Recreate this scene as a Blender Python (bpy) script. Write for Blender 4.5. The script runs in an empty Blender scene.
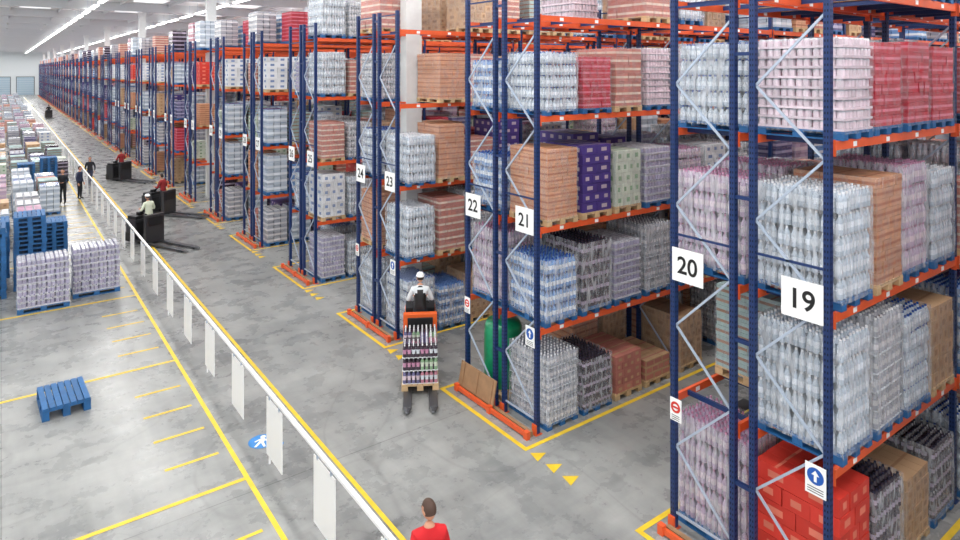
import bpy, math, random
from mathutils import Vector, Matrix
random.seed(7)
scene=bpy.context.scene
COL=scene.collection

# ------------------------------------------------------------ materials
def lin(c):
    return tuple(((v/12.92) if v<=0.04045 else ((v+0.055)/1.055)**2.4) for v in c)
def S(r,g,b): return lin((r/255,g/255,b/255))
MATS={}
def mat(name,rgb,rough=0.5,metal=0.0,island=0.0,noise=0.0,nscale=6,bump=0.0,coat=0.0):
    if name in MATS: return MATS[name]
    m=bpy.data.materials.new(name); m.use_nodes=True
    nt=m.node_tree; b=nt.nodes['Principled BSDF']
    c=S(*rgb)+(1,)
    b.inputs['Base Color'].default_value=c
    b.inputs['Roughness'].default_value=rough
    b.inputs['Metallic'].default_value=metal
    b.inputs['Coat Weight'].default_value=coat
    src=None
    if island>0:
        g=nt.nodes.new('ShaderNodeNewGeometry'); mr=nt.nodes.new('ShaderNodeMapRange')
        mr.inputs['To Min'].default_value=1-island; mr.inputs['To Max'].default_value=1+island*0.6
        nt.links.new(g.outputs['Random Per Island'],mr.inputs['Value'])
        hs=nt.nodes.new('ShaderNodeHueSaturation'); hs.inputs['Color'].default_value=c
        nt.links.new(mr.outputs['Result'],hs.inputs['Value'])
        src=hs.outputs['Color']
    if noise>0:
        tc=nt.nodes.new('ShaderNodeTexCoord')
        n=nt.nodes.new('ShaderNodeTexNoise'); n.inputs['Scale'].default_value=nscale; n.inputs['Detail'].default_value=5
        nt.links.new(tc.outputs['Object'],n.inputs['Vector'])
        mr=nt.nodes.new('ShaderNodeMapRange'); mr.inputs['From Min'].default_value=.3; mr.inputs['From Max'].default_value=.7
        mr.inputs['To Min'].default_value=1-noise; mr.inputs['To Max'].default_value=1+noise*0.5
        nt.links.new(n.outputs['Fac'],mr.inputs['Value'])
        hs=nt.nodes.new('ShaderNodeHueSaturation'); hs.inputs['Color'].default_value=c
        if src: nt.links.new(src,hs.inputs['Color'])
        nt.links.new(mr.outputs['Result'],hs.inputs['Value'])
        src=hs.outputs['Color']
        if bump>0:
            bp=nt.nodes.new('ShaderNodeBump'); bp.inputs['Strength'].default_value=bump; bp.inputs['Distance'].default_value=.01
            nt.links.new(n.outputs['Fac'],bp.inputs['Height']); nt.links.new(bp.outputs['Normal'],b.inputs['Normal'])
    if src: nt.links.new(src,b.inputs['Base Color'])
    MATS[name]=m
    return m

def film_mat(name,lo,hi_):
    m=bpy.data.materials.new(name); m.use_nodes=True
    nt=m.node_tree; b=nt.nodes['Principled BSDF']; out=nt.nodes['Material Output']
    b.inputs['Base Color'].default_value=(.78,.80,.84,1); b.inputs['Roughness'].default_value=.25
    tr=nt.nodes.new('ShaderNodeBsdfTransparent'); mx=nt.nodes.new('ShaderNodeMixShader')
    tc=nt.nodes.new('ShaderNodeTexCoord'); mp=nt.nodes.new('ShaderNodeMapping'); mp.inputs['Scale'].default_value=(7,7,1.6)
    mp.inputs['Rotation'].default_value=(0.25,0.3,0)
    oi=nt.nodes.new('ShaderNodeObjectInfo'); cv=nt.nodes.new('ShaderNodeVectorMath'); cv.operation='MULTIPLY_ADD'
    cv.inputs[1].default_value=(1,1,1)
    sc=nt.nodes.new('ShaderNodeMath'); sc.operation='MULTIPLY'; sc.inputs[1].default_value=37
    nt.links.new(oi.outputs['Random'],sc.inputs[0]); nt.links.new(sc.outputs[0],cv.inputs[2])
    n=nt.nodes.new('ShaderNodeTexNoise'); n.inputs['Scale'].default_value=2.2; n.inputs['Detail'].default_value=6
    mr=nt.nodes.new('ShaderNodeMapRange'); mr.inputs['From Min'].default_value=.35; mr.inputs['From Max'].default_value=.72
    mr.inputs['To Min'].default_value=lo; mr.inputs['To Max'].default_value=hi_
    nt.links.new(tc.outputs['Object'],mp.inputs['Vector']); nt.links.new(mp.outputs['Vector'],cv.inputs[0]); nt.links.new(cv.outputs[0],n.inputs['Vector'])
    nt.links.new(n.outputs['Fac'],mr.inputs['Value']); nt.links.new(mr.outputs['Result'],mx.inputs['Fac'])
    nt.links.new(tr.outputs[0],mx.inputs[1]); nt.links.new(b.outputs[0],mx.inputs[2]); nt.links.new(mx.outputs[0],out.inputs['Surface'])
    bp=nt.nodes.new('ShaderNodeBump'); bp.inputs['Strength'].default_value=.7; bp.inputs['Distance'].default_value=.02
    nt.links.new(n.outputs['Fac'],bp.inputs['Height']); nt.links.new(bp.outputs['Normal'],b.inputs['Normal'])
    return m
FILM=film_mat('stretch_film',.06,.55)
FILM2=film_mat('thin_stretch_film',.0,.26)

def floor_mat():
    m=bpy.data.materials.new('polished_concrete'); m.use_nodes=True
    nt=m.node_tree; b=nt.nodes['Principled BSDF']
    tc=nt.nodes.new('ShaderNodeTexCoord')
    def noise(sc,det,ro,scale=None,dist=0):
        n=nt.nodes.new('ShaderNodeTexNoise'); n.inputs['Scale'].default_value=sc; n.inputs['Detail'].default_value=det; n.inputs['Roughness'].default_value=ro
        n.inputs['Distortion'].default_value=dist
        if scale:
            mp=nt.nodes.new('ShaderNodeMapping'); mp.inputs['Scale'].default_value=scale
            nt.links.new(tc.outputs['Object'],mp.inputs['Vector']); nt.links.new(mp.outputs['Vector'],n.inputs['Vector'])
        else: nt.links.new(tc.outputs['Object'],n.inputs['Vector'])
        return n.outputs['Fac']
    n1=noise(.22,4,.55); n2=noise(1.5,7,.65); n3=noise(1.6,7,.7,(1,.1,1)); n4=noise(1.4,7,.7,(.1,1,1))
    def add(a,c,op='ADD'):
        k=nt.nodes.new('ShaderNodeMath'); k.operation=op; nt.links.new(a,k.inputs[0])
        if isinstance(c,float): k.inputs[1].default_value=c
        else: nt.links.new(c,k.inputs[1])
        return k.outputs[0]
    s=add(add(add(add(n1,n2),n3),n4),4.0,'DIVIDE')
    cr=nt.nodes.new('ShaderNodeValToRGB'); nt.links.new(s,cr.inputs['Fac'])
    cr.color_ramp.elements[0].position=.40; cr.color_ramp.elements[0].color=S(110,112,113)+(1,)
    cr.color_ramp.elements[1].position=.60; cr.color_ramp.elements[1].color=S(166,167,165)+(1,)
    # tyre marks: thin meandering iso-lines of a soft noise, broken up by another
    t1=noise(.34,1.5,.4,(1,.55,1),.8)
    ab=add(add(t1,-.5),0.0,'ADD'); k=nt.nodes.new('ShaderNodeMath'); k.operation='ABSOLUTE'; nt.links.new(ab,k.inputs[0])
    mk=nt.nodes.new('ShaderNodeMapRange'); mk.inputs['From Min'].default_value=.002; mk.inputs['From Max'].default_value=.010
    mk.inputs['To Min'].default_value=.84; mk.inputs['To Max'].default_value=1.0; nt.links.new(k.outputs[0],mk.inputs['Value'])
    t2=noise(.5,1.5,.4,(.6,1,1),.6)
    k2=nt.nodes.new('ShaderNodeMath'); k2.operation='ABSOLUTE'; nt.links.new(add(t2,-.47),k2.inputs[0])
    mk2=nt.nodes.new('ShaderNodeMapRange'); mk2.inputs['From Min'].default_value=.001; mk2.inputs['From Max'].default_value=.007
    mk2.inputs['To Min'].default_value=.88; mk2.inputs['To Max'].default_value=1.0; nt.links.new(k2.outputs[0],mk2.inputs['Value'])
    tm=add(mk.outputs['Result'],mk2.outputs['Result'],'MULTIPLY')
    bt=nt.nodes.new('ShaderNodeTexBrick'); bt.inputs['Scale'].default_value=1; bt.inputs['Brick Width'].default_value=11; bt.inputs['Row Height'].default_value=10.94
    bt.offset=0; bt.inputs['Mortar Size'].default_value=.012; bt.inputs['Mortar Smooth'].default_value=.2
    bt.inputs['Color1'].default_value=(1,1,1,1); bt.inputs['Color2'].default_value=(.92,.92,.92,1); bt.inputs['Mortar'].default_value=(.55,.55,.55,1)
    nt.links.new(tc.outputs['Object'],bt.inputs['Vector'])
    mx=nt.nodes.new('ShaderNodeMixRGB'); mx.blend_type='MULTIPLY'; mx.inputs[0].default_value=1
    nt.links.new(cr.outputs['Color'],mx.inputs[1]); nt.links.new(bt.outputs['Color'],mx.inputs[2])
    mx2=nt.nodes.new('ShaderNodeMixRGB'); mx2.blend_type='MULTIPLY'; mx2.inputs[0].default_value=1
    nt.links.new(mx.outputs[0],mx2.inputs[1]); nt.links.new(tm,mx2.inputs[2])
    nt.links.new(mx2.outputs[0],b.inputs['Base Color'])
    mr=nt.nodes.new('ShaderNodeMapRange'); mr.inputs['From Min'].default_value=.3; mr.inputs['From Max'].default_value=.7; mr.inputs['To Min'].default_value=.2; mr.inputs['To Max'].default_value=.38
    nt.links.new(n2,mr.inputs['Value']); nt.links.new(mr.outputs['Result'],b.inputs['Roughness'])
    return m

M_blue=mat('rack_blue_steel',(22,48,98),.4)
M_orange=mat('rack_orange_steel',(226,92,46),.4,noise=.1,nscale=3)
M_galv=mat('brace_steel',(176,188,206),.4,.2)
M_hole=mat('perforation',(4,8,20),.8)
M_wood=mat('pallet_wood',(204,172,130),.75,island=.18,noise=.15)
M_bpal=mat('blue_pallet_paint',(36,98,154),.6,island=.15,noise=.2,nscale=9)
M_white=mat('white_plastic',(248,248,248),.4)
M_yel=mat('yellow_floor_paint',(236,198,44),.5,noise=.14,nscale=5)
M_black=mat('black_plastic',(24,24,27),.45)
M_wall=mat('white_cladding',(222,228,232),.6)
M_ceil=mat('ceiling_white',(240,241,242),.7)
M_beam=mat('roof_beam_grey',(214,217,220),.6)
M_col=mat('column_concrete',(222,224,224),.6,noise=.05)
M_steel=mat('fork_steel',(96,98,102),.35,.7)
M_rubber=mat('rubber',(20,20,20),.7)
M_timber=mat('timber_sleeper',(158,122,90),.8,noise=.2)
def emis(name,rgb,st):
    m=bpy.data.materials.new(name); m.use_nodes=True; b=m.node_tree.nodes['Principled BSDF']
    b.inputs['Base Color'].default_value=(.8,.8,.8,1); b.inputs['Emission Color'].default_value=rgb+(1,); b.inputs['Emission Strength'].default_value=st
    return m
M_lamp=emis('lamp_diffuser',(1,.98,.95),5.0)
M_sky=emis('skylight_polycarbonate',(.93,.97,1),.95)

# ------------------------------------------------------------ mesh builder
class MB:
    def __init__(s): s.v=[];s.f=[];s.m=[];s.mats=[]
    def mi(s,m):
        if m not in s.mats: s.mats.append(m)
        return s.mats.index(m)
    def box(s,x0,x1,y0,y1,z0,z1,m,bottom=True):
        i=len(s.v); k=s.mi(m)
        s.v+=[(x0,y0,z0),(x1,y0,z0),(x1,y1,z0),(x0,y1,z0),(x0,y0,z1),(x1,y0,z1),(x1,y1,z1),(x0,y1,z1)]
        fs=[(4,5,6,7),(0,1,5,4),(1,2,6,5),(2,3,7,6),(3,0,4,7)]
        if bottom: fs.append((3,2,1,0))
        for f in fs: s.f.append(tuple(i+a for a in f)); s.m.append(k)
    def quad(s,pts,m):
        i=len(s.v); s.v+=[tuple(p) for p in pts]; s.f.append(tuple(range(i,i+len(pts)))); s.m.append(s.mi(m))
    def strut(s,a,b,w,t,m):
        a=Vector(a);b=Vector(b);d=(b-a).normalized()
        up=Vector((1,0,0)) if abs(d.x)<.9 else Vector((0,0,1))
        u=d.cross(up).normalized(); v=d.cross(u).normalized()
        i=len(s.v);k=s.mi(m)
        for p in (a,b):
            for (p1,p2) in ((-1,-1),(1,-1),(1,1),(-1,1)):
                s.v.append(tuple(p+u*(w/2*p1)+v*(t/2*p2)))
        for f in ((0,1,5,4),(1,2,6,5),(2,3,7,6),(3,0,4,7),(3,2,1,0),(4,5,6,7)):
            s.f.append(tuple(i+a for a in f)); s.m.append(k)
    def lathe(s,cx,cy,prof,n,mats,cap=True):
        i=len(s.v)
        for r,z in prof:
            for a in range(n):
                t=2*math.pi*a/n
                s.v.append((cx+r*math.cos(t),cy+r*math.sin(t),z))
        for j in range(len(prof)-1):
            k=s.mi(mats[j])
            for a in range(n):
                b=(a+1)%n
                s.f.append((i+j*n+a,i+j*n+b,i+(j+1)*n+b,i+(j+1)*n+a)); s.m.append(k)
        if cap:
            j=len(prof)-1
            s.f.append(tuple(i+j*n+a for a in range(n))); s.m.append(s.mi(mats[-1]))
    def tube(s,pts,rad,n,m,flat=1.0,flatdir=(0,0,1)):
        pts=[Vector(p) for p in pts]; i=len(s.v);k=s.mi(m)
        for j,p in enumerate(pts):
            d=(pts[min(j+1,len(pts)-1)]-pts[max(j-1,0)]).normalized()
            up=Vector(flatdir)
            if abs(d.dot(up))>.95: up=Vector((1,0,.1)).normalized()
            u=d.cross(up).normalized(); v=u.cross(d).normalized()
            for a in range(n):
                t=2*math.pi*a/n
                s.v.append(tuple(p+u*(rad[j]*math.cos(t))+v*(rad[j]*flat*math.sin(t))))
        for j in range(len(pts)-1):
            for a in range(n):
                b=(a+1)%n
                s.f.append((i+j*n+a,i+j*n+b,i+(j+1)*n+b,i+(j+1)*n+a)); s.m.append(k)
        s.f.append(tuple(i+a for a in reversed(range(n)))); s.m.append(k)
        j=len(pts)-1
        s.f.append(tuple(i+j*n+a for a in range(n))); s.m.append(k)
    def ell(s,c,r,m,nu=14,nv=10,fn=None,keep=None):
        i=len(s.v);k=s.mi(m)
        for j in range(nv+1):
            ph=math.pi*j/nv
            for a in range(nu):
                t=2*math.pi*a/nu
                p=Vector((math.sin(ph)*math.cos(t),math.sin(ph)*math.sin(t),math.cos(ph)))
                if fn: p=fn(p)
                s.v.append((c[0]+p.x*r[0],c[1]+p.y*r[1],c[2]+p.z*r[2]))
        for j in range(nv):
            for a in range(nu):
                b=(a+1)%nu
                if keep:
                    ph=math.pi*(j+.5)/nv;t=2*math.pi*(a+.5)/nu
                    if not keep(math.sin(ph)*math.cos(t),math.sin(ph)*math.sin(t),math.cos(ph)): continue
                s.f.append((i+j*nu+a,i+(j+1)*nu+a,i+(j+1)*nu+b,i+j*nu+b)); s.m.append(k)
    def add(s,o,M=None,off=(0,0,0),sz=1.0):
        i=len(s.v); mp=[s.mi(m) for m in o.mats]
        if M is None:
            x,y,z=off; s.v+=[(a+x,b+y,c*sz+z) for a,b,c in o.v]
        else: s.v+=[tuple(M@Vector(p)) for p in o.v]
        s.f+=[tuple(a+i for a in f) for f in o.f]; s.m+=[mp[k] for k in o.m]
    def mesh(s,name,smooth=False):
        me=bpy.data.meshes.new(name); me.from_pydata(s.v,[],s.f)
        for m in s.mats: me.materials.append(m)
        me.polygons.foreach_set('material_index',s.m)
        if smooth: me.polygons.foreach_set('use_smooth',[True]*len(s.f))
        me.update(); return me
def obj(name,me,loc=(0,0,0),rz=0,parent=None,coll=None):
    o=bpy.data.objects.new(name,me); (coll or COL).objects.link(o); o.location=loc; o.rotation_euler=(0,0,rz)
    if parent: o.parent=parent
    return o

# ------------------------------------------------------------ pallets & loads (origin: centre bottom)
PW,PD=.86,1.16   # along X, along Y
PH=.145
def pallet(b,m,low=False,w=PW,d=PD,z=0):
    x=w/2;y=d/2
    if low:
        b.box(-x,x,-y,y,z+.10,z+PH,m); 
        for xx in (-x,-.07,x-.14): b.box(xx,xx+.14,-y,y,z,z+.10,m)
        return
    for xx in (-x,-.07,x-.14):
        b.box(xx,xx+.14,-y,y,z,z+.022,m)
        for yy in (-y,-.07,y-.14): b.box(xx+.005,xx+.135,yy,yy+.14,z+.022,z+.10,m)
    for yy in (-y,-.07,y-.14): b.box(-x,x,yy,yy+.14,z+.10,z+.12,m)
    n=7; s=w/n
    for i in range(n): b.box(-x+i*s+.008,-x+(i+1)*s-.012,-y,y,z+.12,z+PH,m)

def shell(b,z,w,d,fm,R,grow=.018):
    k=b.mi(fm); N=14;Z=10;zz=[PH-.05+(z-PH+.06)*q/Z for q in range(Z+1)]
    loop=[]
    X=w/2+grow;Y=d/2+grow
    for t in range(N): loop.append((-X+2*X*t/N,-Y))
    for t in range(N): loop.append((X,-Y+2*Y*t/N))
    for t in range(N): loop.append((X-2*X*t/N,Y))
    for t in range(N): loop.append((-X,Y-2*Y*t/N))
    i=len(b.v);n=len(loop)
    for q in range(Z+1):
        for (x,y) in loop:
            e=1+R.uniform(-.012,.010); b.v.append((x*e,y*e,zz[q]))
    for q in range(Z):
        for a in range(n):
            c=(a+1)%n; b.f.append((i+q*n+a,i+q*n+c,i+(q+1)*n+c,i+(q+1)*n+a)); b.m.append(k)

def cartons(main,label,lh,layers,nx=3,ny=4,low=False,w=.82,d=1.14,pal=None,jit=.006,R=None,style='band',film=False):
    R=R or random.Random(3)
    b=MB(); pallet(b,pal or M_wood,low)
    z=PH
    f0,f1,mg={'band':(.34,.62,.0),'tag':(.30,.70,.30),'big':(.18,.80,.06)}[style]
    for L in range(layers):
        ax,ay=(nx,ny) if L%2==0 else (nx+ (0 if low else 1),max(2,ny-1))
        sx=w/ax; sy=d/ay
        for i in range(ax):
            for j in range(ay):
                edge=i in(0,ax-1) or j in(0,ay-1)
                if not edge and L<layers-1: continue
                jx=R.uniform(-jit,jit);jy=R.uniform(-jit,jit)
                x0=-w/2+i*sx+.004+jx;x1=-w/2+(i+1)*sx-.004+jx;y0=-d/2+j*sy+.004+jy;y1=-d/2+(j+1)*sy-.004+jy
                b.box(x0,x1,y0,y1,z,z+lh-.006,main,bottom=False)
                zc0=z+lh*f0;zc1=z+lh*f1;e=.0025
                if label:
                    mx=(x1-x0)*mg+.002; my=(y1-y0)*mg+.002
                    if j==0: b.quad([(x0+mx,y0-e,zc0),(x1-mx,y0-e,zc0),(x1-mx,y0-e,zc1),(x0+mx,y0-e,zc1)],label)
                    if j==ay-1: b.quad([(x1-mx,y1+e,zc0),(x0+mx,y1+e,zc0),(x0+mx,y1+e,zc1),(x1-mx,y1+e,zc1)],label)
                    if i==0: b.quad([(x0-e,y1-my,zc0),(x0-e,y0+my,zc0),(x0-e,y0+my,zc1),(x0-e,y1-my,zc1)],label)
                    if i==ax-1: b.quad([(x1+e,y0+my,zc0),(x1+e,y1-my,zc0),(x1+e,y1-my,zc1),(x1+e,y0+my,zc1)],label)
                if L==layers-1 and not low: b.quad([(x0,(y0+y1)/2-.02,z+lh-.004),(x1,(y0+y1)/2-.02,z+lh-.004),(x1,(y0+y1)/2+.02,z+lh-.004),(x0,(y0+y1)/2+.02,z+lh-.004)],label or main)
        z+=lh
    if film and not low: shell(b,z,w,d,FILM2,R,.014)
    return b
def bottles(body,label,capm,lh,layers,low=False,w=.82,d=1.14,pal=None,can=False,film=True,sheet=None,R=None,dia=.088):
    R=R or random.Random(5)
    b=MB(); pallet(b,pal or M_bpal,low); z=PH
    if low:
        nx,ny=3,4
        for L in range(layers):
            for i in range(nx):
                for j in range(ny):
                    if i==1 and 0<j<ny-1 and L<layers-1: continue
                    x0=-w/2+i*w/nx+.006;x1=x0+w/nx-.014;y0=-d/2+j*d/ny+.006;y1=y0+d/ny-.014
                    b.box(x0,x1,y0,y1,z,z+lh*.28,body,bottom=False)
                    b.box(x0-.002,x1+.002,y0-.002,y1+.002,z+lh*.28,z+lh*.62,label,bottom=False)
                    b.box(x0+.008,x1-.008,y0+.008,y1-.008,z+lh*.62,z+lh-.012,body,bottom=False)
                    b.box(x0+.03,x1-.03,y0+.03,y1-.03,z+lh-.012,z+lh-.003,capm,bottom=False)
            z+=lh
        return b
    nx=int(w/dia);ny=int(d/dia); sx=w/nx; sy=d/ny; r=min(sx,sy)*.475
    for L in range(layers):
        top=L==layers-1
        ox=R.uniform(-.012,.012);oy=R.uniform(-.012,.012)
        for i in range(nx):
            for j in range(ny):
                edge=i in(0,nx-1) or j in(0,ny-1)
                if not edge and not top: continue
                cx=-w/2+(i+.5)*sx+ox+(-.004 if i%3==0 else .004 if i%3==2 else 0)+R.uniform(-.003,.003);cy=-d/2+(j+.5)*sy+oy+(-.006 if j%2==0 else .006)
                dz=R.uniform(-.004,.004) if not top else (((i//3)*7+(j//2)*5)%4)*.008
                zz=z+dz
                if can: prof=[(r,z+.004),(r,z+lh*.2),(r,z+lh*.8),(r*.8,z+lh-.008)]; ms=[body,label,capm]
                else: prof=[(r*.9,zz+.005),(r,zz+lh*.08),(r,zz+lh*.28),(r*.98,zz+lh*.56),(r*.95,zz+lh*.66),(r*.4,zz+lh*.88),(r*.4,zz+lh*.985)]; ms=[body,body,label,body,body,capm]
                if edge: b.lathe(cx,cy,prof,8,ms)
                else: b.lathe(cx,cy,prof[-3:],8,ms[-2:])
        if sheet or can:
            b.box(-w/2-.004,w/2+.004,-d/2-.004,d/2+.004,z-.004,z+.004,sheet or M_kr)
            if can: b.box(-w/2-.006,w/2+.006,-d/2-.006,d/2+.006,z,z+lh*.22,sheet or M_kr,bottom=False)
        b.box(-w/2+sx*.8,w/2-sx*.8,-d/2+sy*.8,d/2-sy*.8,z,z+lh*.6,body,bottom=False)
        z+=lh
    if film: shell(b,z,w,d,FILM if not can else FILM2,R)
    return b
def cm(name,rgb,isl=.16): return mat(name,rgb,.5,island=isl)
M_kr=cm('kraft_card',(194,158,122))
def bm(name,rgb): return mat(name,rgb,.25,island=.2,coat=.35)
mats=dict(
 wb=bm('clear_bottle',(182,194,208)), wl=bm('pale_label',(224,230,238)), wc=bm('white_cap',(238,238,242)),
 gb=bm('grey_bottle',(164,167,176)), gl=bm('grey_label',(210,208,212)),
 lb=bm('lilac_bottle',(188,166,190)), ll=bm('pink_label',(196,140,170)), 
 bb=bm('blue_bottle',(116,154,204)), bl=bm('blue_label',(60,106,190)), bc=bm('blue_cap',(44,84,164)),
 kb=bm('cola_bottle',(62,50,62)), kl=bm('cola_label',(172,158,178)),kc=bm('dark_cap',(46,46,68)),
 pb=bm('pink_can',(192,128,146)), pl=bm('rose_label',(220,202,212)),
 vb=bm('violet_can',(108,104,144)), vl=bm('violet_label',(170,164,192)), vc=bm('silver_lid',(196,196,206)),
 redc=cm('red_carton',(188,44,62)), redl=cm('red_print',(212,116,134)),
 tanc=cm('tan_carton',(208,154,120)), tanl=cm('tan_print',(180,112,80)),
 purc=cm('purple_carton',(74,56,128)), purl=cm('gold_print',(186,170,180)),
 grc=cm('pale_green_carton',(206,214,198)), grl=cm('green_print',(134,168,132)),
 krl=cm('kraft_print',(168,128,94)), blkc=cm('black_carton',(30,28,32)), blkl=cm('yellow_print',(222,200,40)),
 rkc=cm('rose_carton',(190,120,108)), rkl=cm('cream_print',(220,200,182)),
 tec=cm('teal_carton',(156,180,178)), tel=cm('brown_print',(156,118,98)),
 whc=cm('white_carton',(220,222,226)), whl=cm('blue_print',(120,142,186)),
 orc=cm('scarlet_carton',(212,58,46)), orl=cm('scarlet_print',(230,126,104)),
)
g=mats
TYPES={
 'water': (lambda low:bottles(g['wb'],g['wl'],g['wc'],.31,5,low), 'water_bottle_pallet'),
 'water2':(lambda low:bottles(g['gb'],g['gl'],g['wc'],.255,6,low,sheet=g['wl']), 'water_bottle_pallet'),
 'lilac': (lambda low:bottles(g['lb'],g['pl'],g['ll'],.31,5,low), 'soft_drink_pallet'),
 'blue':  (lambda low:bottles(g['bb'],g['wl'],g['bc'],.31,4,low), 'water_bottle_pallet'),
 'bluecap':(lambda low:bottles(g['wb'],g['wl'],g['bc'],.30,5,low), 'water_bottle_pallet'),
 'cola':  (lambda low:bottles(g['kb'],g['kl'],g['kc'],.27,5,low), 'cola_bottle_pallet'),
 'pinkcan':(lambda low:bottles(g['pb'],g['pl'],g['vc'],.17 if not low else .26,9 if not low else 6,low,can=True,film=True,sheet=g['pl'],dia=.1), 'drink_can_pallet'),
 'violet':(lambda low:bottles(g['vb'],g['vl'],g['vc'],.17 if not low else .26,8 if not low else 5,low,can=True,film=True,sheet=g['vc'],dia=.1), 'drink_can_pallet'),
 'red':   (lambda low:cartons(g['redc'],g['redl'],.17,8,3,4,low,pal=M_bpal,style='band',film=True), 'red_carton_pallet'),
 'scarlet':(lambda low:cartons(g['orc'],g['orl'],.24,6,2,3,low,style='tag'), 'red_carton_pallet'),
 'tan':   (lambda low:cartons(g['tanc'],g['tanl'],.155,10,3,4,low,film=True), 'carton_pallet'),
 'purple':(lambda low:cartons(g['purc'],g['purl'],.21,7,2,4,low,style='tag'), 'purple_carton_pallet'),
 'green': (lambda low:cartons(g['grc'],g['grl'],.24,5,3,4,low,style='tag',film=True), 'carton_pallet'),
 'kraft': (lambda low:cartons(M_kr,g['krl'],.22,6,3,3,low,style='tag',film=True), 'cardboard_carton_pallet'),
 'black': (lambda low:cartons(g['blkc'],g['blkl'],.24,6,2,3,low,style='tag'), 'black_carton_pallet'),
 'rose':  (lambda low:cartons(g['rkc'],g['rkl'],.2,7,3,4,low,film=True), 'carton_pallet'),
 'teal':  (lambda low:cartons(g['tec'],g['tel'],.17,8,3,4,low,film=True), 'carton_pallet'),
 'white': (lambda low:cartons(g['whc'],g['whl'],.26,6,2,3,low,style='tag',film=True), 'carton_pallet'),
 'krlow': (lambda low:cartons(M_kr,g['rkc'],.16,3,3,4,low,style='big'), 'cardboard_carton_pallet'),
 'redlow': (lambda low:cartons(g['rkc'],M_kr,.16,5,3,4,low,style='tag'), 'carton_pallet'),
 'empty': (lambda low:empties(3), 'empty_wooden_pallets'),
}
def empties(n):
    b=MB()
    for i in range(n): pallet(b,M_wood,z=i*PH)
    return b
HI={};LO={}
def hi(t):
    if t not in HI: HI[t]=TYPES[t][0](False).mesh(TYPES[t][1]+'_mesh')
    return HI[t]
for t in TYPES: LO[t]=TYPES[t][0](True)
LOM={}
def lom(t):
    if t not in LOM: LOM[t]=LO[t].mesh(TYPES[t][1]+'_far_mesh')
    return LOM[t]
def place(t,x,y,z,rz=0,low=False,sc=(1,1,1)):
    o=obj(TYPES[t][1],lom(t) if low else hi(t),(x,y,z),rz); o.scale=sc
    return o

# ------------------------------------------------------------ geometry constants
H=7.0
XR=8.3; BAY=4.16; NB=6; Y00=3.95; PITCH=5.47
LV=[1.95,3.9,6.05,8.0]; UP=8.55
SL=[.60,1.585,2.57,3.555]
ROWY=[0,1.30]; FD=1.0
LASTN=38

def rack(near):
    b=MB()
    for ry in ROWY:
        for k in range(NB+1):
            x=XR+BAY*k
            for yy in (ry,ry+FD):
                b.box(x-.045,x+.045,yy-.04,yy+.04,0,UP,M_blue)
                b.box(x-.08,x+.08,yy-.07,yy+.07,0,.012,M_orange if k==0 else M_blue)
                if near and k<2:
                    n=int((UP-.2)/.075)
                    for q in range(n):
                        z=.15+q*.075
                        for s in (-.017,.017):
                            b.quad([(x-.0465,yy+s+.007,z),(x-.0465,yy+s-.007,z),(x-.0465,yy+s-.007,z+.03),(x-.0465,yy+s+.007,z+.03)],M_hole)
                            b.quad([(x+s-.007,yy-.0415,z),(x+s+.007,yy-.0415,z),(x+s+.007,yy-.0415,z+.03),(x+s-.007,yy-.0415,z+.03)],M_hole)
                if k==0:
                    b.box(x-.085,x-.05,yy-.055,yy+.055,0,.2,M_orange)
            z=.35; side=0; st=.92; wd=.032
            b.strut((x,ry+.03,.25),(x,ry+FD-.03,.25),wd,.025,M_galv)
            while z+st<UP:
                a=(x,ry+.035 if side==0 else ry+FD-.035,z); c=(x,ry+FD-.035 if side==0 else ry+.035,z+st)
                b.strut(a,c,wd,.025,M_galv); side=1-side; z+=st
            for hz in (UP-.1,UP-.6,4.5): b.strut((x,ry+.03,hz),(x,ry+FD-.03,hz),wd,.025,M_blue)
        for k in range(NB):
            x=XR+BAY*k
            for lz in LV:
                for yy in (ry-.03,ry+FD+.03):
                    b.box(x+.05,x+BAY-.05,yy-.025,yy+.025,lz-.055,lz+.06,M_orange)
                    for e in (x+.047,x+BAY-.057): b.box(e,e+.01,yy-.04,yy+.04,lz-.13,lz+.08,M_orange)
                    if near and k<3:
                        for s in SL:
                            b.box(x+s-.05,x+s+.05,yy-.028,yy-.024,lz-.035,lz+.03,M_white)
                for s in (.35,1.3,2.2,3.1,3.8):
                    b.box(x+s-.02,x+s+.02,ry,ry+FD,lz-.02,lz+.05,M_blue)
    for k in range(NB+1):
        for z in (1.2,3.2,5.2,7.2,8.3): b.box(XR+BAY*k-.03,XR+BAY*k+.03,FD+.04,1.26,z,z+.05,M_blue)
    b.box(XR-.30,XR-.25,-.05,2.35,.03,.12,M_orange)
    for yy in (-.02,1.15,2.32): b.box(XR-.32,XR-.23,yy-.05,yy+.05,0,.15,M_orange)
    b.box(XR-.20,XR-.12,-.02,2.3,0,.10,M_timber)
    return b.mesh('pallet_rack_mesh')
rk_near=rack(True); rk_far=rack(False)
for n in range(-1,LASTN+1):
    obj('pallet_rack',rk_near if n in (0,1,2) else rk_far,(0,Y00+PITCH*n,0))

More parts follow.
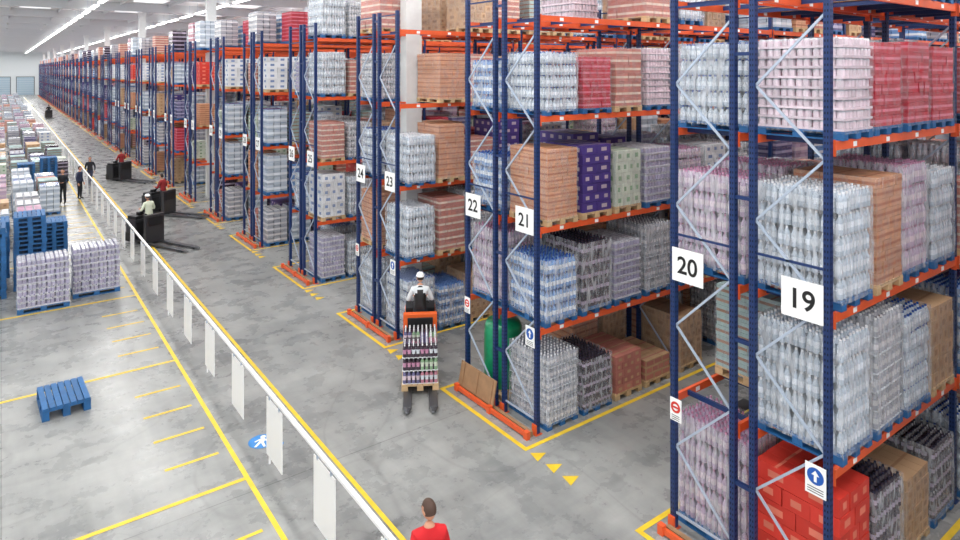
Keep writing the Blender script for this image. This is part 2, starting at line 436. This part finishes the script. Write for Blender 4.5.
LAY={
 (0,0,0):['scarlet','cola','kraft','cola'],
 (0,0,1):['water','water2','bluecap','kraft'],
 (0,0,2):['water','tan','lilac','water'],
 (0,0,3):['pinkcan','red','red','red'],
 (0,0,4):[None,None,'tan','red'],
 (0,1,0):['lilac','black','black','cola'],
 (0,1,1):[None,'teal','water','kraft'],
 (0,1,2):['lilac','lilac','violet','rose'],
 (0,1,3):['bluecap','white','violet','red'],
 (0,1,4):[None,None,'kraft','white'],
 (1,0,0):['water2','cola','redlow','krlow'],
 (1,0,1):['blue','cola','violet','water2'],
 (1,0,2):['tan','purple','green','violet'],
 (1,0,3):['bluecap','red','rose','pinkcan'],
 (1,0,4):[None,None,None,'rose'],
 (1,1,4):[None,None,'pinkcan',None],
 (1,1,0):[None,'empty','tan','kraft'],
 (1,1,1):['lilac','water','kraft','tan'],
 (1,1,2):['blue','blue','purple','purple'],
 (1,1,3):['blue','bluecap','red','kraft'],
 (2,0,0):['bluecap','blue','kraft','water'],
 (2,0,1):['water','rose','water2','kraft'],
 (2,0,2):['water','tan','rose','purple'],
 (2,0,3):[None,'tan','rose','kraft'],
 (2,0,4):[None,None,'kraft','rose'],
 (2,1,4):['rose',None,'kraft','rose'],
 (2,1,0):['water','teal','kraft','water'],
 (2,1,1):['tan','white','rose','red'],
 (2,1,2):['bluecap','kraft','tan','red'],
 (2,1,3):['water2','kraft','tan','rose'],
 (3,0,0):['violet','water','cola','kraft'],
 (3,0,1):['white','water','kraft','tan'],
 (3,0,2):['rose','water2','kraft','tan'],
 (3,0,3):['water','rose','water2','tan'],
}
WT=['water']*5+['water2']*5+['lilac']*2+['blue','blue','bluecap','bluecap','cola','cola','pinkcan','violet','violet']+['red']*1+['tan']*3+['kraft']*4+['rose']*3+['teal','teal','white','white','green','purple','scarlet']
R=random.Random(11)
def z_of(l): return 0.0 if l==0 else LV[l-1]+.06
def zs(l): return R.uniform(.74,.88) if l==3 else R.uniform(.70,1.0)
def gen_row(n,bay0,prob=.93,nb=NB):
    b=MB(); col=(n%4==2)
    for r in (0,1):
        for l in range(5):
            for k in range(bay0,nb):
                for s in range(4):
                    p=prob if l<4 else .62
                    if l==0: p=.8
                    if R.random()>p: continue
                    t=R.choice(WT)
                    b.add(LO[t],None,(XR+BAY*k+SL[s],ROWY[r]+FD/2+(-.12 if r==0 else .12)*(1 if col else 0)+R.uniform(-.02,.02),z_of(l)),zs(l))
    return b.mesh('stacked_goods_mesh')
for n in (0,1,2,3):
    for r in (0,1):
        for l in range(5):
            for k in range(2 if n<3 else 1):
                row=LAY.get((n,r,l)) if k==0 else None
                if row is None:
                    row=[R.choice(WT) if R.random()<(.93 if l<4 else .6) else None for _ in range(4)]
                for s,t in enumerate(row):
                    if not t: continue
                    col=(n%4==2)
                    sz=zs(l) if t!='empty' else 1
                    if (n,l) in ((0,1),(0,2),(1,2),(1,1)) and k==0: sz=.98-.05*((s*2+l)%3)
                    if (n,l)==(0,0) and k==0: sz=(1.0,.86,.74,.8)[s]
                    place(t,XR+BAY*k+SL[s]+R.uniform(-.015,.015),Y00+PITCH*n+ROWY[r]+FD/2+((-.12 if r==0 else .12) if col else R.uniform(-.015,.015)),z_of(l),rz=R.choice((0,math.pi))+R.uniform(-.02,.02),sc=(R.uniform(.97,1.01),1,sz))
    obj('stacked_goods',gen_row(n,2 if n<3 else 1),(0,Y00+PITCH*n,0))
varA=[gen_row(0,0,nb=4) for _ in range(4)]
varC=[gen_row(2,0,nb=4) for _ in range(2)]
for n in [-1]+list(range(4,LASTN+1)):
    me=R.choice(varC) if n%4==2 else R.choice(varA)
    obj('stacked_goods',me,(0,Y00+PITCH*n,0))

# green film-wrapped goods in row 22
M_green=mat('green_film',(20,150,100),.3,noise=.2,nscale=8,coat=.4)
b=MB(); pallet(b,M_wood)
prof=[(.38,PH),(.42,.25),(.43,.6),(.42,1.0),(.41,1.4),(.36,1.5),(.1,1.53)]
b.lathe(0,0,prof,28,[M_green]*6)
obj('green_wrapped_goods',b.mesh('green_wrap_mesh',True),(XR+.60,Y00+PITCH+ROWY[1]+.5,0))
b=MB(); b.box(-.012,.012,-.62,.62,0,.5,M_timber)
for yy in (-.5,0,.5): b.box(-.03,-.012,yy-.04,yy+.04,.02,.48,M_timber)
o=obj('wooden_board',b.mesh('board_mesh'),(XR-.22,Y00+PITCH+1.72,.125)); o.rotation_euler=(0,.2,0)

# ------------------------------------------------------------ signs
RM=Matrix(((0,0,-1,0),(-1,0,0,0),(0,1,0,0),(0,0,0,1)))
M_ink=mat('sign_ink',(20,20,22),.6)
M_sblue=mat('sign_blue',(30,90,180),.5); M_sred=mat('sign_red',(215,50,40),.5)
num=19
for n in range(0,12):
    for r in (0,1):
        yc=Y00+PITCH*n+(.30 if r==0 else 2.02)
        e=bpy.data.objects.new('rack_number_sign',None); COL.objects.link(e); e.location=(XR-.06,yc,4.06)
        b=MB(); b.box(-.006,.006,-.27,.27,-.25,.25,M_white)
        for yy in (-.1,.1): b.box(.006,.03,yy-.02,yy+.02,-.2,.2,M_galv)
        obj('plate',b.mesh('sign_plate'),(0,0,0),parent=e)
        c=bpy.data.curves.new('digits','FONT'); c.body=str(num); c.size=.36; c.align_x='CENTER'; c.align_y='CENTER'; c.offset=.006
        o=bpy.data.objects.new('digits',c); COL.objects.link(o); c.materials.append(M_ink); o.parent=e
        o.matrix_basis=Matrix.Translation((-.009,0,-.01))@RM
        num+=1
def disc(b,x,yc,zc,r0,r1,m,n=24):
    for a in range(n):
        t=2*math.pi*a/n;u=2*math.pi*(a+1)/n
        if r0<=0: b.quad([(x,yc,zc),(x,yc-r1*math.cos(t),zc+r1*math.sin(t)),(x,yc-r1*math.cos(u),zc+r1*math.sin(u))],m)
        else: b.quad([(x,yc-r0*math.cos(t),zc+r0*math.sin(t)),(x,yc-r1*math.cos(t),zc+r1*math.sin(t)),(x,yc-r1*math.cos(u),zc+r1*math.sin(u)),(x,yc-r0*math.cos(u),zc+r0*math.sin(u))],m)
for n in range(0,3):
    b=MB(); b.box(-.006,.006,-.13,.13,-.19,.19,M_white)
    disc(b,-.008,0,.05,0,.105,M_sblue); b.quad([(-.010,.018,-.02),(-.010,-.018,-.02),(-.010,-.018,.06),(-.010,.018,.06)],M_white)
    b.quad([(-.010,.05,.06),(-.010,-.05,.06),(-.010,0,.125)],M_white)
    for q in range(3): b.quad([(-.008,.1,-.09-q*.03),(-.008,-.1,-.09-q*.03),(-.008,-.1,-.10-q*.03),(-.008,.1,-.10-q*.03)],M_ink)
    obj('mandatory_direction_sign',b.mesh('blue_sign'),(XR-.07,Y00+PITCH*n+.12,1.85))
    b=MB(); b.box(-.006,.006,-.1,.1,-.17,.17,M_white)
    disc(b,-.008,0,.04,.05,.085,M_sred); b.quad([(-.009,.06,.025),(-.009,-.06,.025),(-.009,-.06,.055),(-.009,.06,.055)],M_sred)
    for q in range(3): b.quad([(-.008,.07,-.08-q*.03),(-.008,-.07,-.08-q*.03),(-.008,-.07,-.09-q*.03),(-.008,.07,-.09-q*.03)],M_ink)
    obj('prohibition_sign',b.mesh('red_sign'),(XR-.07,Y00+PITCH*n+2.22,1.85))

# ------------------------------------------------------------ room
XL,XW,YB,YF,ZC=-24,46,-14,224,12.5
b=MB(); b.box(XL,XW,YB,YF,-.2,0,floor_mat()); obj('floor',b.mesh('floor_mesh'))
b=MB(); b.box(XL,XW,YB,YF,ZC,ZC+.2,M_ceil); obj('ceiling',b.mesh('ceiling_mesh'))
b=MB(); b.box(XL,XW,YF,YF+.2,0,ZC,M_wall); obj('wall_far',b.mesh('wall_far_mesh'))
b=MB(); b.box(XW,XW+.2,YB,YF,0,ZC,M_wall); obj('wall_right',b.mesh('wall_right_mesh'))
b=MB(); b.box(XL-.2,XL,YB,YF,0,ZC,M_wall); obj('wall_left',b.mesh('wall_left_mesh'))
M_door=mat('door_blue_grey',(170,192,208),.5)
for i,x in enumerate((-16,-9,-2,3.5)):
    b=MB(); y1=YF-.01; b.box(x,x+4,y1-.08,y1,0,5,M_door)
    for q in range(1,8): b.box(x,x+4,y1-.1,y1-.08,q*.62,q*.62+.05,M_wall)
    b.box(x-.15,x,y1-.14,y1,0,5.15,M_steel); b.box(x+4,x+4.15,y1-.14,y1,0,5.15,M_steel); b.box(x-.15,x+4.15,y1-.14,y1,5,5.15,M_steel)
    obj('door_%d'%(i+1),b.mesh('door_mesh'))
b=MB(); y=5.1
while y<YF-2:
    b.box(XL,XW,y-.15,y+.15,ZC-.7,ZC,M_beam); y+=10.94
x=XL+3
while x<XW: b.box(x-.06,x+.06,YB,YF,ZC-.25,ZC,M_beam); x+=3.6
obj('roof_beams',b.mesh('roof_beams_mesh'))
b=MB(); y=5.1+1.6
while y<YF-12:
    for x in (-19.2,-12,-4.8,2.4,9.6,16.8,24,31.2,38.4):
        b.box(x-1.1,x+1.1,y,y+7.7,ZC-.06,ZC-.01,M_sky)
    y+=10.94
obj('skylight_panels',b.mesh('skylight_mesh'))
for n in range(-2,LASTN+1,4):
    for x in (9.38,9.38+BAY*4,-14.5):
        yc=Y00+PITCH*n+1.15
        if yc<YB+1: continue
        b=MB(); b.box(-.25,.25,-.17,.17,0,ZC-.75,M_col); b.box(-.33,.33,-.25,.25,ZC-1.0,ZC-.75,M_col)
        obj('column',b.mesh('column_mesh'),(x,yc,0))
# ------------------------------------------------------------ floor marks
b=MB(); zf=.004
def line(x0,x1,y0,y1,m=M_yel): b.quad([(x0,y0,zf),(x1,y0,zf),(x1,y1,zf),(x0,y1,zf)],m)
line(3.36,3.44,2,200); line(4.78,4.86,2,200)
for y0 in [11.35+5.63*i for i in range(-2,16)]:
    line(-6,3.36,y0-.045,y0+.045)
    for q in range(1,5): line(2.3,3.2,y0+q*1.05-.035,y0+q*1.05+.035)
for n in range(-1,LASTN):
    y=Y00+PITCH*n
    line(7.75,7.84,y-.31,y+2.61); line(7.84,XR+BAY*NB,y-.31,y-.22); line(7.84,XR+BAY*NB,y+2.52,y+2.61)
    for q in range(3):
        yy=y-.55-q*.42
        b.quad([(7.72,yy-.13,zf),(8.02,yy-.02,zf),(7.78,yy+.15,zf)],M_yel)
obj('floor_markings',b.mesh('floor_markings_mesh'))
M_pict=mat('blue_floor_paint',(50,130,200),.5,noise=.15)
b=MB()
def poly(pts,m,z): b.quad([(x,y,z) for x,y in pts],m)
poly([(.24*math.cos(t*math.pi/12),.24*math.sin(t*math.pi/12)) for t in range(24)],M_pict,0)
poly([(.05*math.cos(t*math.pi/6),.15+.05*math.sin(t*math.pi/6)) for t in range(12)],M_white,.002)
poly([(-.04,.09),(-.05,-.04),(.05,-.04),(.05,.09)],M_white,.002)
poly([(-.05,-.04),(-.10,-.19),(-.06,-.19),(0,-.05)],M_white,.003); poly([(0,-.05),(.07,-.19),(.11,-.18),(.05,-.04)],M_white,.003)
poly([(-.05,.08),(-.13,-.01),(-.11,-.03),(-.04,.04)],M_white,.003); poly([(.05,.08),(.13,0),(.11,-.02),(.04,.04)],M_white,.003)
poly([(.3,-.16),(.42,-.16),(.42,-.08),(.3,-.08)],M_pict,0)
o=obj('pedestrian_floor_marking',b.mesh('pictogram'),(3.95,12.3,.006),rz=-.5)

# ------------------------------------------------------------ barrier with hanging panels
b=MB(); XB=3.82
b.box(XB-.03,XB+.03,2,170,1.27,1.32,M_white)
y=9.04-2.17*3; i=0
while y<170:
    if i%2==0: b.box(XB+.01,XB+.04,y+.30,y+.33,0,1.27,M_white)
    if y<120:
        b.box(XB-.008,XB+.008,y-.39,y+.39,.16,1.18,M_white)
        for yy in (-.25,.25): b.box(XB-.012,XB+.012,y+yy-.02,y+yy+.02,1.16,1.29,M_galv)
    y+=2.17; i+=1
obj('pedestrian_barrier',b.mesh('barrier_mesh'))

# ------------------------------------------------------------ left storage area
place('violet',2.40,23.8,0,math.pi/2,sc=(1.05,1.1,1)); place('violet',1.0,23.2,0,math.pi/2,sc=(1.05,1.1,1))
def stack(x,y,cnt,m=M_bpal,rz=0):
    bb=MB()
    for i in range(cnt):
        p=MB(); pallet(p,m); a=R.uniform(-.02,.02); bb.add(p,Matrix.Rotation(a,4,'Z')@Matrix.Translation((R.uniform(-.01,.01),R.uniform(-.01,.01),i*PH)))
    return obj('empty_pallet_stack',bb.mesh('pallet_stack'),(x,y,0),rz)
stack(.75,25.8,16); stack(-.3,25.2,15); stack(-1.4,27.4,12); stack(-.2,27.6,13); stack(1.6,29.6,9); stack(2.3,47.2,12); stack(1.2,47.2,10)
bb=MB(); pallet(bb,M_bpal,w=.92,d=1.25)
o=obj('empty_pallet',bb.mesh('single_pallet'),(1.05,16.15,.0),rz=.04); o.scale=(.92,.95,1.7)
LT=['water','water2','water','lilac','violet','white','water2','bluecap','teal','rose','kraft']
for (y0,y1,x0,x1,pr) in ((31.5,37,-5,0.9,.95),(38.2,44,-6,1.9,.97),(49,64,-8,3.0,.93),(67,86,-9,3.0,.9),(90,128,-10,2.8,.85),(132,190,-12,2.6,.75)):
    y=y0
    while y<y1:
        x=x1
        while x>x0:
            if R.random()<pr: place(R.choice(LT if y<48 or y>66 else ['teal','green','cola','violet','teal','water2','kraft']),x,y,0,low=True,sc=(1,1,R.uniform(.65,1)))
            x-=1.05
        y+=1.4 if y<90 else 1.8

# ------------------------------------------------------------ people
def human(name,loc,rz,cols,pose=None,scale=1.0,headyaw=0,headpitch=0,helmet=None,vest=None):
    J=dict(pel=(0,0,.95),sp=(0,0,1.12),ch=(0,.0,1.30),cl=(0,-.01,1.42),nb=(0,-.005,1.49),nk=(0,.01,1.56),
      sL=(-.17,0,1.42),eL=(-.235,-.03,1.14),wL=(-.24,.07,.89),sR=(.17,0,1.42),eR=(.235,-.03,1.14),wR=(.24,.07,.89),
      hL=(-.09,0,.90),kL=(-.10,.03,.50),aL=(-.105,-.01,.09),tL=(-.12,.15,.045),hR=(.09,0,.90),kR=(.10,.03,.50),aR=(.105,-.01,.09),tR=(.12,.15,.045))
    if pose: J.update(pose)
    rad=dict(pel=(.15,.115),sp=(.14,.105),ch=(.165,.12),cl=(.14,.10),nb=(.068,.065),nk=(.055,.058),
      sL=(.068,.068),eL=(.048,.048),wL=(.031,.029),hL=(.092,.098),kL=(.064,.066),aL=(.044,.05),tL=(.045,.032))
    for k in ('s','e','w','h','k','a','t'): rad[k+'R']=rad[k+'L']
    keys=list(J); idx={k:i for i,k in enumerate(keys)}
    bones=[('pel','sp','shirt'),('sp','ch','shirt'),('ch','cl','shirt'),('cl','nb','shirt'),('nb','nk','skin'),
      ('cl','sL','shirt'),('sL','eL','shirt'),('eL','wL','fore'),('cl','sR','shirt'),('sR','eR','shirt'),('eR','wR','fore'),
      ('pel','hL','pants'),('hL','kL','pants'),('kL','aL','pants'),('aL','tL','shoe'),('pel','hR','pants'),('hR','kR','pants'),('kR','aR','pants'),('aR','tR','shoe')]
    me=bpy.data.meshes.new('tmp'); me.from_pydata([J[k] for k in keys],[(idx[a],idx[c]) for a,c,_ in bones],[])
    o=bpy.data.objects.new('tmp',me); COL.objects.link(o)
    o.modifiers.new('Skin','SKIN')
    sv=me.skin_vertices[0].data
    for k in keys: sv[idx[k]].radius=rad[k]; sv[idx[k]].use_root=(k=='pel')
    s=o.modifiers.new('Sub','SUBSURF'); s.levels=2
    dg=bpy.context.evaluated_depsgraph_get(); dg.update()
    em=bpy.data.meshes.new_from_object(o.evaluated_get(dg))
    bpy.data.objects.remove(o)
    V={k:Vector(J[k]) for k in keys}
    mm={'shirt':cols['shirt'],'skin':cols['skin'],'fore':cols.get('fore',cols['shirt']),'pants':cols['pants'],'shoe':cols['shoe']}
    B=MB(); B.v=[tuple(v.co) for v in em.vertices]
    for p in em.polygons:
        c=p.center;best=None;bd=9
        for a,d_,tag in bones:
            A=V[a];D=V[d_]-A;t=max(0,min(1,(c-A).dot(D)/D.length_squared));q=(c-(A+D*t)).length-.5*((1-t)*rad[a][0]+t*rad[d_][0])
            if q<bd: bd=q;best=(tag,t,a)
        tag=best[0]
        if best[2]=='pel' and c.z<V['pel'].z+.02: tag='pants'
        m=mm[tag]
        if vest and tag=='shirt' and (best[2] in ('pel','sp','ch')) : m=vest
        B.f.append(tuple(p.vertices)); B.m.append(B.mi(m))
    for sd,w,e in ((-1,'wL','eL'),(1,'wR','eR')):
        W=V[w]; D=(V[w]-V[e]).normalized(); side=Vector((0,1,0))
        side=(side-D*side.dot(D))
        if side.length<.2: side=Vector((-sd,0,0))-D*(-sd*D.x)
        side.normalize(); nrm=D.cross(side).normalized()
        if nrm.x*sd>0: nrm=-nrm
        B.tube([W-D*.01,W+D*.03,W+D*.06,W+D*.092],[.026,.036,.042,.038],8,cols['skin'],flat=.42,flatdir=tuple(nrm))
        for i,(o_,L) in enumerate(((.030,.072),(.010,.08),(-.010,.074),(-.029,.058))):
            p=W+D*.085+side*o_
            B.tube([p,p+D*L*.4+nrm*.008,p+D*L*.72+nrm*.026,p+D*L*.86+nrm*.05],[.0095,.009,.008,.006],6,cols['skin'])
        p=W+D*.03+side*.03
        B.tube([p,p+D*.022+side*.024+nrm*.01,p+D*.05+side*.03+nrm*.022,p+D*.066+side*.026+nrm*.03],[.012,.011,.0095,.007],6,cols['skin'])
    Hd=MB()
    def hf(p):
        x,y,z=p
        k=1-.28*max(0,-z)**1.5
        return Vector((x*k,y*(1-.12*max(0,-z))+(.10*max(0,-z) if y>0 else 0),z))
    sk=cols['skin']; hr=cols['hair']
    Hd.ell((0,0,0),(.078,.098,.120),sk,18,14,hf)
    Hd.tube([(0,.09,.018),(0,.108,-.012),(0,.112,-.03),(0,.095,-.038)],[.007,.011,.014,.008],7,sk)
    for sx in (-1,1):
        Hd.ell((sx*.078,-.005,-.008),(.011,.022,.032),sk,8,6)
        Hd.ell((sx*.029,.083,.010),(.013,.009,.008),M_white,8,6); Hd.ell((sx*.029,.0905,.010),(.006,.004,.006),M_black,8,6)
        Hd.tube([(sx*.014,.094,.028),(sx*.03,.092,.033),(sx*.046,.083,.028)],[.003,.004,.003],5,hr)
    Hd.tube([(-.024,.088,-.058),(0,.098,-.056),(.024,.088,-.058)],[.003,.0055,.003],6,mat('lips',(170,95,90),.5))
    if helmet:
        Hd.ell((0,-.005,.03),(.094,.114,.102),helmet,18,12,keep=lambda x,y,z:z>-.05)
        Hd.ell((0,.085,.035),(.07,.05,.008),helmet,12,6)
    Hd.ell((0,-.008,.012),(.083,.101,.120),hr,18,14,keep=lambda x,y,z:(z>.35 or (y<-.1 and z>-.45)) and not (y>.55 and z<.6))
    Mx=Matrix.Translation(V['nk']+Vector((0,.02,.115)))@Matrix.Rotation(headyaw,4,'Z')@Matrix.Rotation(headpitch,4,'X')
    B.add(Hd,Mx)
    m2=B.mesh(name+'_mesh',True)
    ob=obj(name,m2,loc,rz); ob.scale=(scale,)*3
    return ob
SK=mat('skin',(206,150,122),.55)
HR=mat('dark_hair',(48,38,34),.7); HB=mat('cropped_hair',(80,58,48),.7); SH=mat('black_shoe',(22,22,24),.5)
RED=mat('red_polo',(206,22,32),.75,noise=.08); DK=mat('dark_cloth',(30,32,40),.8); NV=mat('navy_cloth',(40,48,76),.8)
HV=mat('hi_vis',(222,228,206),.6); GR=mat('grey_jacket',(214,218,222),.8)
RC=mat('dark_red_cloth',(150,40,44),.8)
walk=dict(kL=(-.09,.20,.53),aL=(-.09,.22,.12),tL=(-.09,.38,.07),kR=(.09,-.02,.50),aR=(.09,-.26,.13),tR=(.10,-.12,.045),
          eL=(-.25,-.12,1.16),wL=(-.24,-.08,.92),eR=(.24,.05,1.15),wR=(.22,.22,.97))
human('man_in_red_polo',(4.16,6.68,0),-.35,dict(shirt=RED,fore=SK,skin=SK,pants=DK,shoe=SH,hair=HB),walk,1.0,headyaw=.5,headpitch=-.2)
talk=dict(eL=(-.25,-.02,1.16),wL=(-.12,.20,1.12),eR=(.25,-.02,1.16),wR=(.13,.20,1.10))
human('man_in_dark_suit',(2.6,40.3,0),2.6,dict(shirt=DK,skin=SK,pants=DK,shoe=SH,hair=HR),talk,1.02)
human('man_in_dark_jacket',(3.42,41.2,0),-2.2,dict(shirt=NV,skin=SK,pants=DK,shoe=SH,hair=HR),None,1.0)
human('man_in_grey_sweater',(4.3,45.4,0),2.9,dict(shirt=DK,skin=SK,pants=NV,shoe=SH,hair=HR),walk,1.0)

# ------------------------------------------------------------ ride-on pallet truck
def truck(name,loc,rz,body,trim=M_black):
    b=MB()
    for sx in (-.27,.27):
        b.box(sx-.09,sx+.09,-2.25,-.05,.05,.11,M_steel)
        b.tube([(sx,-2.25,.08),(sx,-2.42,.07)],[.09,.04],8,M_steel,flat=.35)
        b.tube([(sx-.05,-2.1,.045),(sx+.05,-2.1,.045)],[.045,.045],12,M_rubber)
    b.box(-.40,.40,-.10,.06,.08,1.20,body)
    b.box(-.30,.30,-.13,-.10,.75,1.12,trim)
    b.box(-.40,.40,.06,.62,.06,.18,trim)
    b.box(-.38,.38,.62,1.22,.08,.95,body)
    b.box(-.36,.36,.64,1.16,.95,1.08,trim)
    b.box(-.39,.39,1.0,1.25,.05,.4,trim)
    b.box(-.33,.33,.60,.66,.3,.85,trim)
    b.tube([(0,.85,1.05),(0,.70,1.22),(0,.62,1.26)],[.04,.035,.03],10,trim)
    b.tube([(-.22,.60,1.22),(-.12,.60,1.28),(.12,.60,1.28),(.22,.60,1.22)],[.018,.018,.018,.018],8,trim)
    b.box(-.12,.12,.80,.95,1.08,1.2,trim)
    for sx in (-.30,.30): b.tube([(sx-.05,.35,.085),(sx+.05,.35,.085)],[.085,.085],14,M_rubber)
    b.tube([(-.06,.95,.11),(.06,.95,.11)],[.11,.11],16,M_rubber)
    e=bpy.data.objects.new(name,None); COL.objects.link(e); e.location=loc; e.rotation_euler=(0,0,rz)
    o=obj('truck_body',b.mesh('truck_mesh'),parent=e)
    bv=o.modifiers.new('Bevel','BEVEL'); bv.width=.02; bv.segments=2; bv.angle_limit=math.radians(50)
    return e
M_tor=mat('truck_orange',(228,98,38),.35,coat=.4); M_tgr=mat('truck_dark',(46,46,50),.4,coat=.3)
drive=dict(eL=(-.29,.06,1.16),wL=(-.17,.30,1.16),eR=(.29,.06,1.16),wR=(.17,.30,1.16),
  kL=(-.11,.05,.50),kR=(.11,.05,.50),sp=(0,.01,1.12),ch=(0,.03,1.30),cl=(0,.04,1.42),nb=(0,.06,1.49),nk=(0,.08,1.56),sL=(-.17,.04,1.42),sR=(.17,.04,1.42))
def along(x,y,rz,dy,dx=0):
    return (x-math.sin(rz)*dy+math.cos(rz)*dx, y+math.cos(rz)*dy+math.sin(rz)*dx)
rz=-math.atan2(.519,.86)
d0=15.55; cx=.593*d0-.805*.092*d0; cy=.805*d0+.593*.092*d0
truck('ride_on_pallet_truck',(cx,cy,0),rz,M_tor)
px,py=along(cx,cy,rz,.28)
human('truck_driver_white_cap',(px,py,.18),rz,dict(shirt=GR,skin=SK,pants=DK,shoe=SH,hair=HR,fore=GR),drive,1.04,helmet=M_white,vest=M_black,headyaw=.3)
lx,ly=along(cx,cy,rz,-1.0)
bb=MB(); pallet(bb,M_wood,w=.8,d=1.2)
cols_=[(g['vb'],g['pl']),(g['pb'],g['wl']),(g['kb'],g['ll']),(g['grl'],g['grc']),(g['vb'],g['vl']),(g['kb'],g['wl'])]
for L in range(3):
    z=PH+L*.28
    for i in range(8):
        for j in range(12):
            if not (i in(0,7) or j in (0,11) or L==2): continue
            if L==2 and 4<=j<=7 and i<4: continue
            c=cols_[(i//2*3+j//3*2+L)%6 if L==2 else (L*2+(i//4))%6]
            x=-.38+.76*(i+.5)/8; y=-.58+1.16*(j+.5)/12; r=.043
            bb.lathe(x,y,[(r,z),(r,z+.08),(r,z+.17),(r*.95,z+.19),(r*.4,z+.24),(r*.4,z+.265)],8,[c[0],c[1],c[0],c[0],g['wc']])
    bb.box(-.36,.36,-.56,.56,z,z+.12,g['kb'],bottom=False)
    bb.box(-.385,.385,-.585,.585,z-.004,z+.006,g['whc'])
obj('mixed_bottle_pallet',bb.mesh('mixed_load'),(lx,ly,.112),rz)
def small(x,y,ang,body,shirt,helmet=None):
    truck('ride_on_pallet_truck',(x,y,0),ang,body)
    qx,qy=along(x,y,ang,.30)
    human('truck_driver',(qx,qy,.18),ang,dict(shirt=shirt,skin=SK,pants=DK,shoe=SH,hair=HR),drive,1.0,helmet=helmet)
small(4.95,28.9,math.radians(25),M_tgr,HV,M_white)
small(6.5,34.2,math.radians(38),M_tgr,RC)
small(6.3,46.4,math.radians(30),M_tgr,RC)
small(5.6,113,math.radians(5),M_tgr,DK)

# ------------------------------------------------------------ lights
def area(x,y,z,sx,sy,e):
    l=bpy.data.lights.new('ceiling_strip_light','AREA'); l.shape='RECTANGLE'; l.size=sx; l.size_y=sy; l.energy=e; l.color=(1,.985,.955)
    o=bpy.data.objects.new('ceiling_strip_light',l); COL.objects.link(o); o.location=(x,y,z)
lampb=MB()
for x in (-15,-8,-1,5.5,13,21,29,37):
    k=.55 if x<0 else 1.0
    for (y,L,e) in ((5,34,1250),(48,48,1550),(115,80,2900),(188,60,2600)):
        area(x,y,11.55,.8,L,e*k)
    yy=YB+2
    while yy<YF-4:
        lampb.box(x-.15,x+.15,yy,yy+3.6,11.60,11.68,M_lamp)
        for q in (yy+.5,yy+3.1): lampb.box(x-.01,x+.01,q-.01,q+.01,11.68,ZC,M_galv)
        yy+=5.47
obj('ceiling_lamps',lampb.mesh('ceiling_lamps_mesh'))
w=bpy.data.worlds.new('World'); scene.world=w; w.use_nodes=True
w.node_tree.nodes['Background'].inputs[0].default_value=(.93,.965,1,1); w.node_tree.nodes['Background'].inputs[1].default_value=1.55
scene.view_settings.view_transform='Standard'
scene.view_settings.exposure=0.15

# ------------------------------------------------------------ camera
cd=bpy.data.cameras.new('camera'); cam=bpy.data.objects.new('camera',cd); COL.objects.link(cam)
cam.location=(0,0,H); cam.rotation_euler=(math.pi/2,0,-math.atan2(.593,.805))
cd.lens=650/960*36; cd.sensor_width=36; cd.shift_y=-200/960; cd.clip_end=500; cd.clip_start=.1
scene.camera=cam
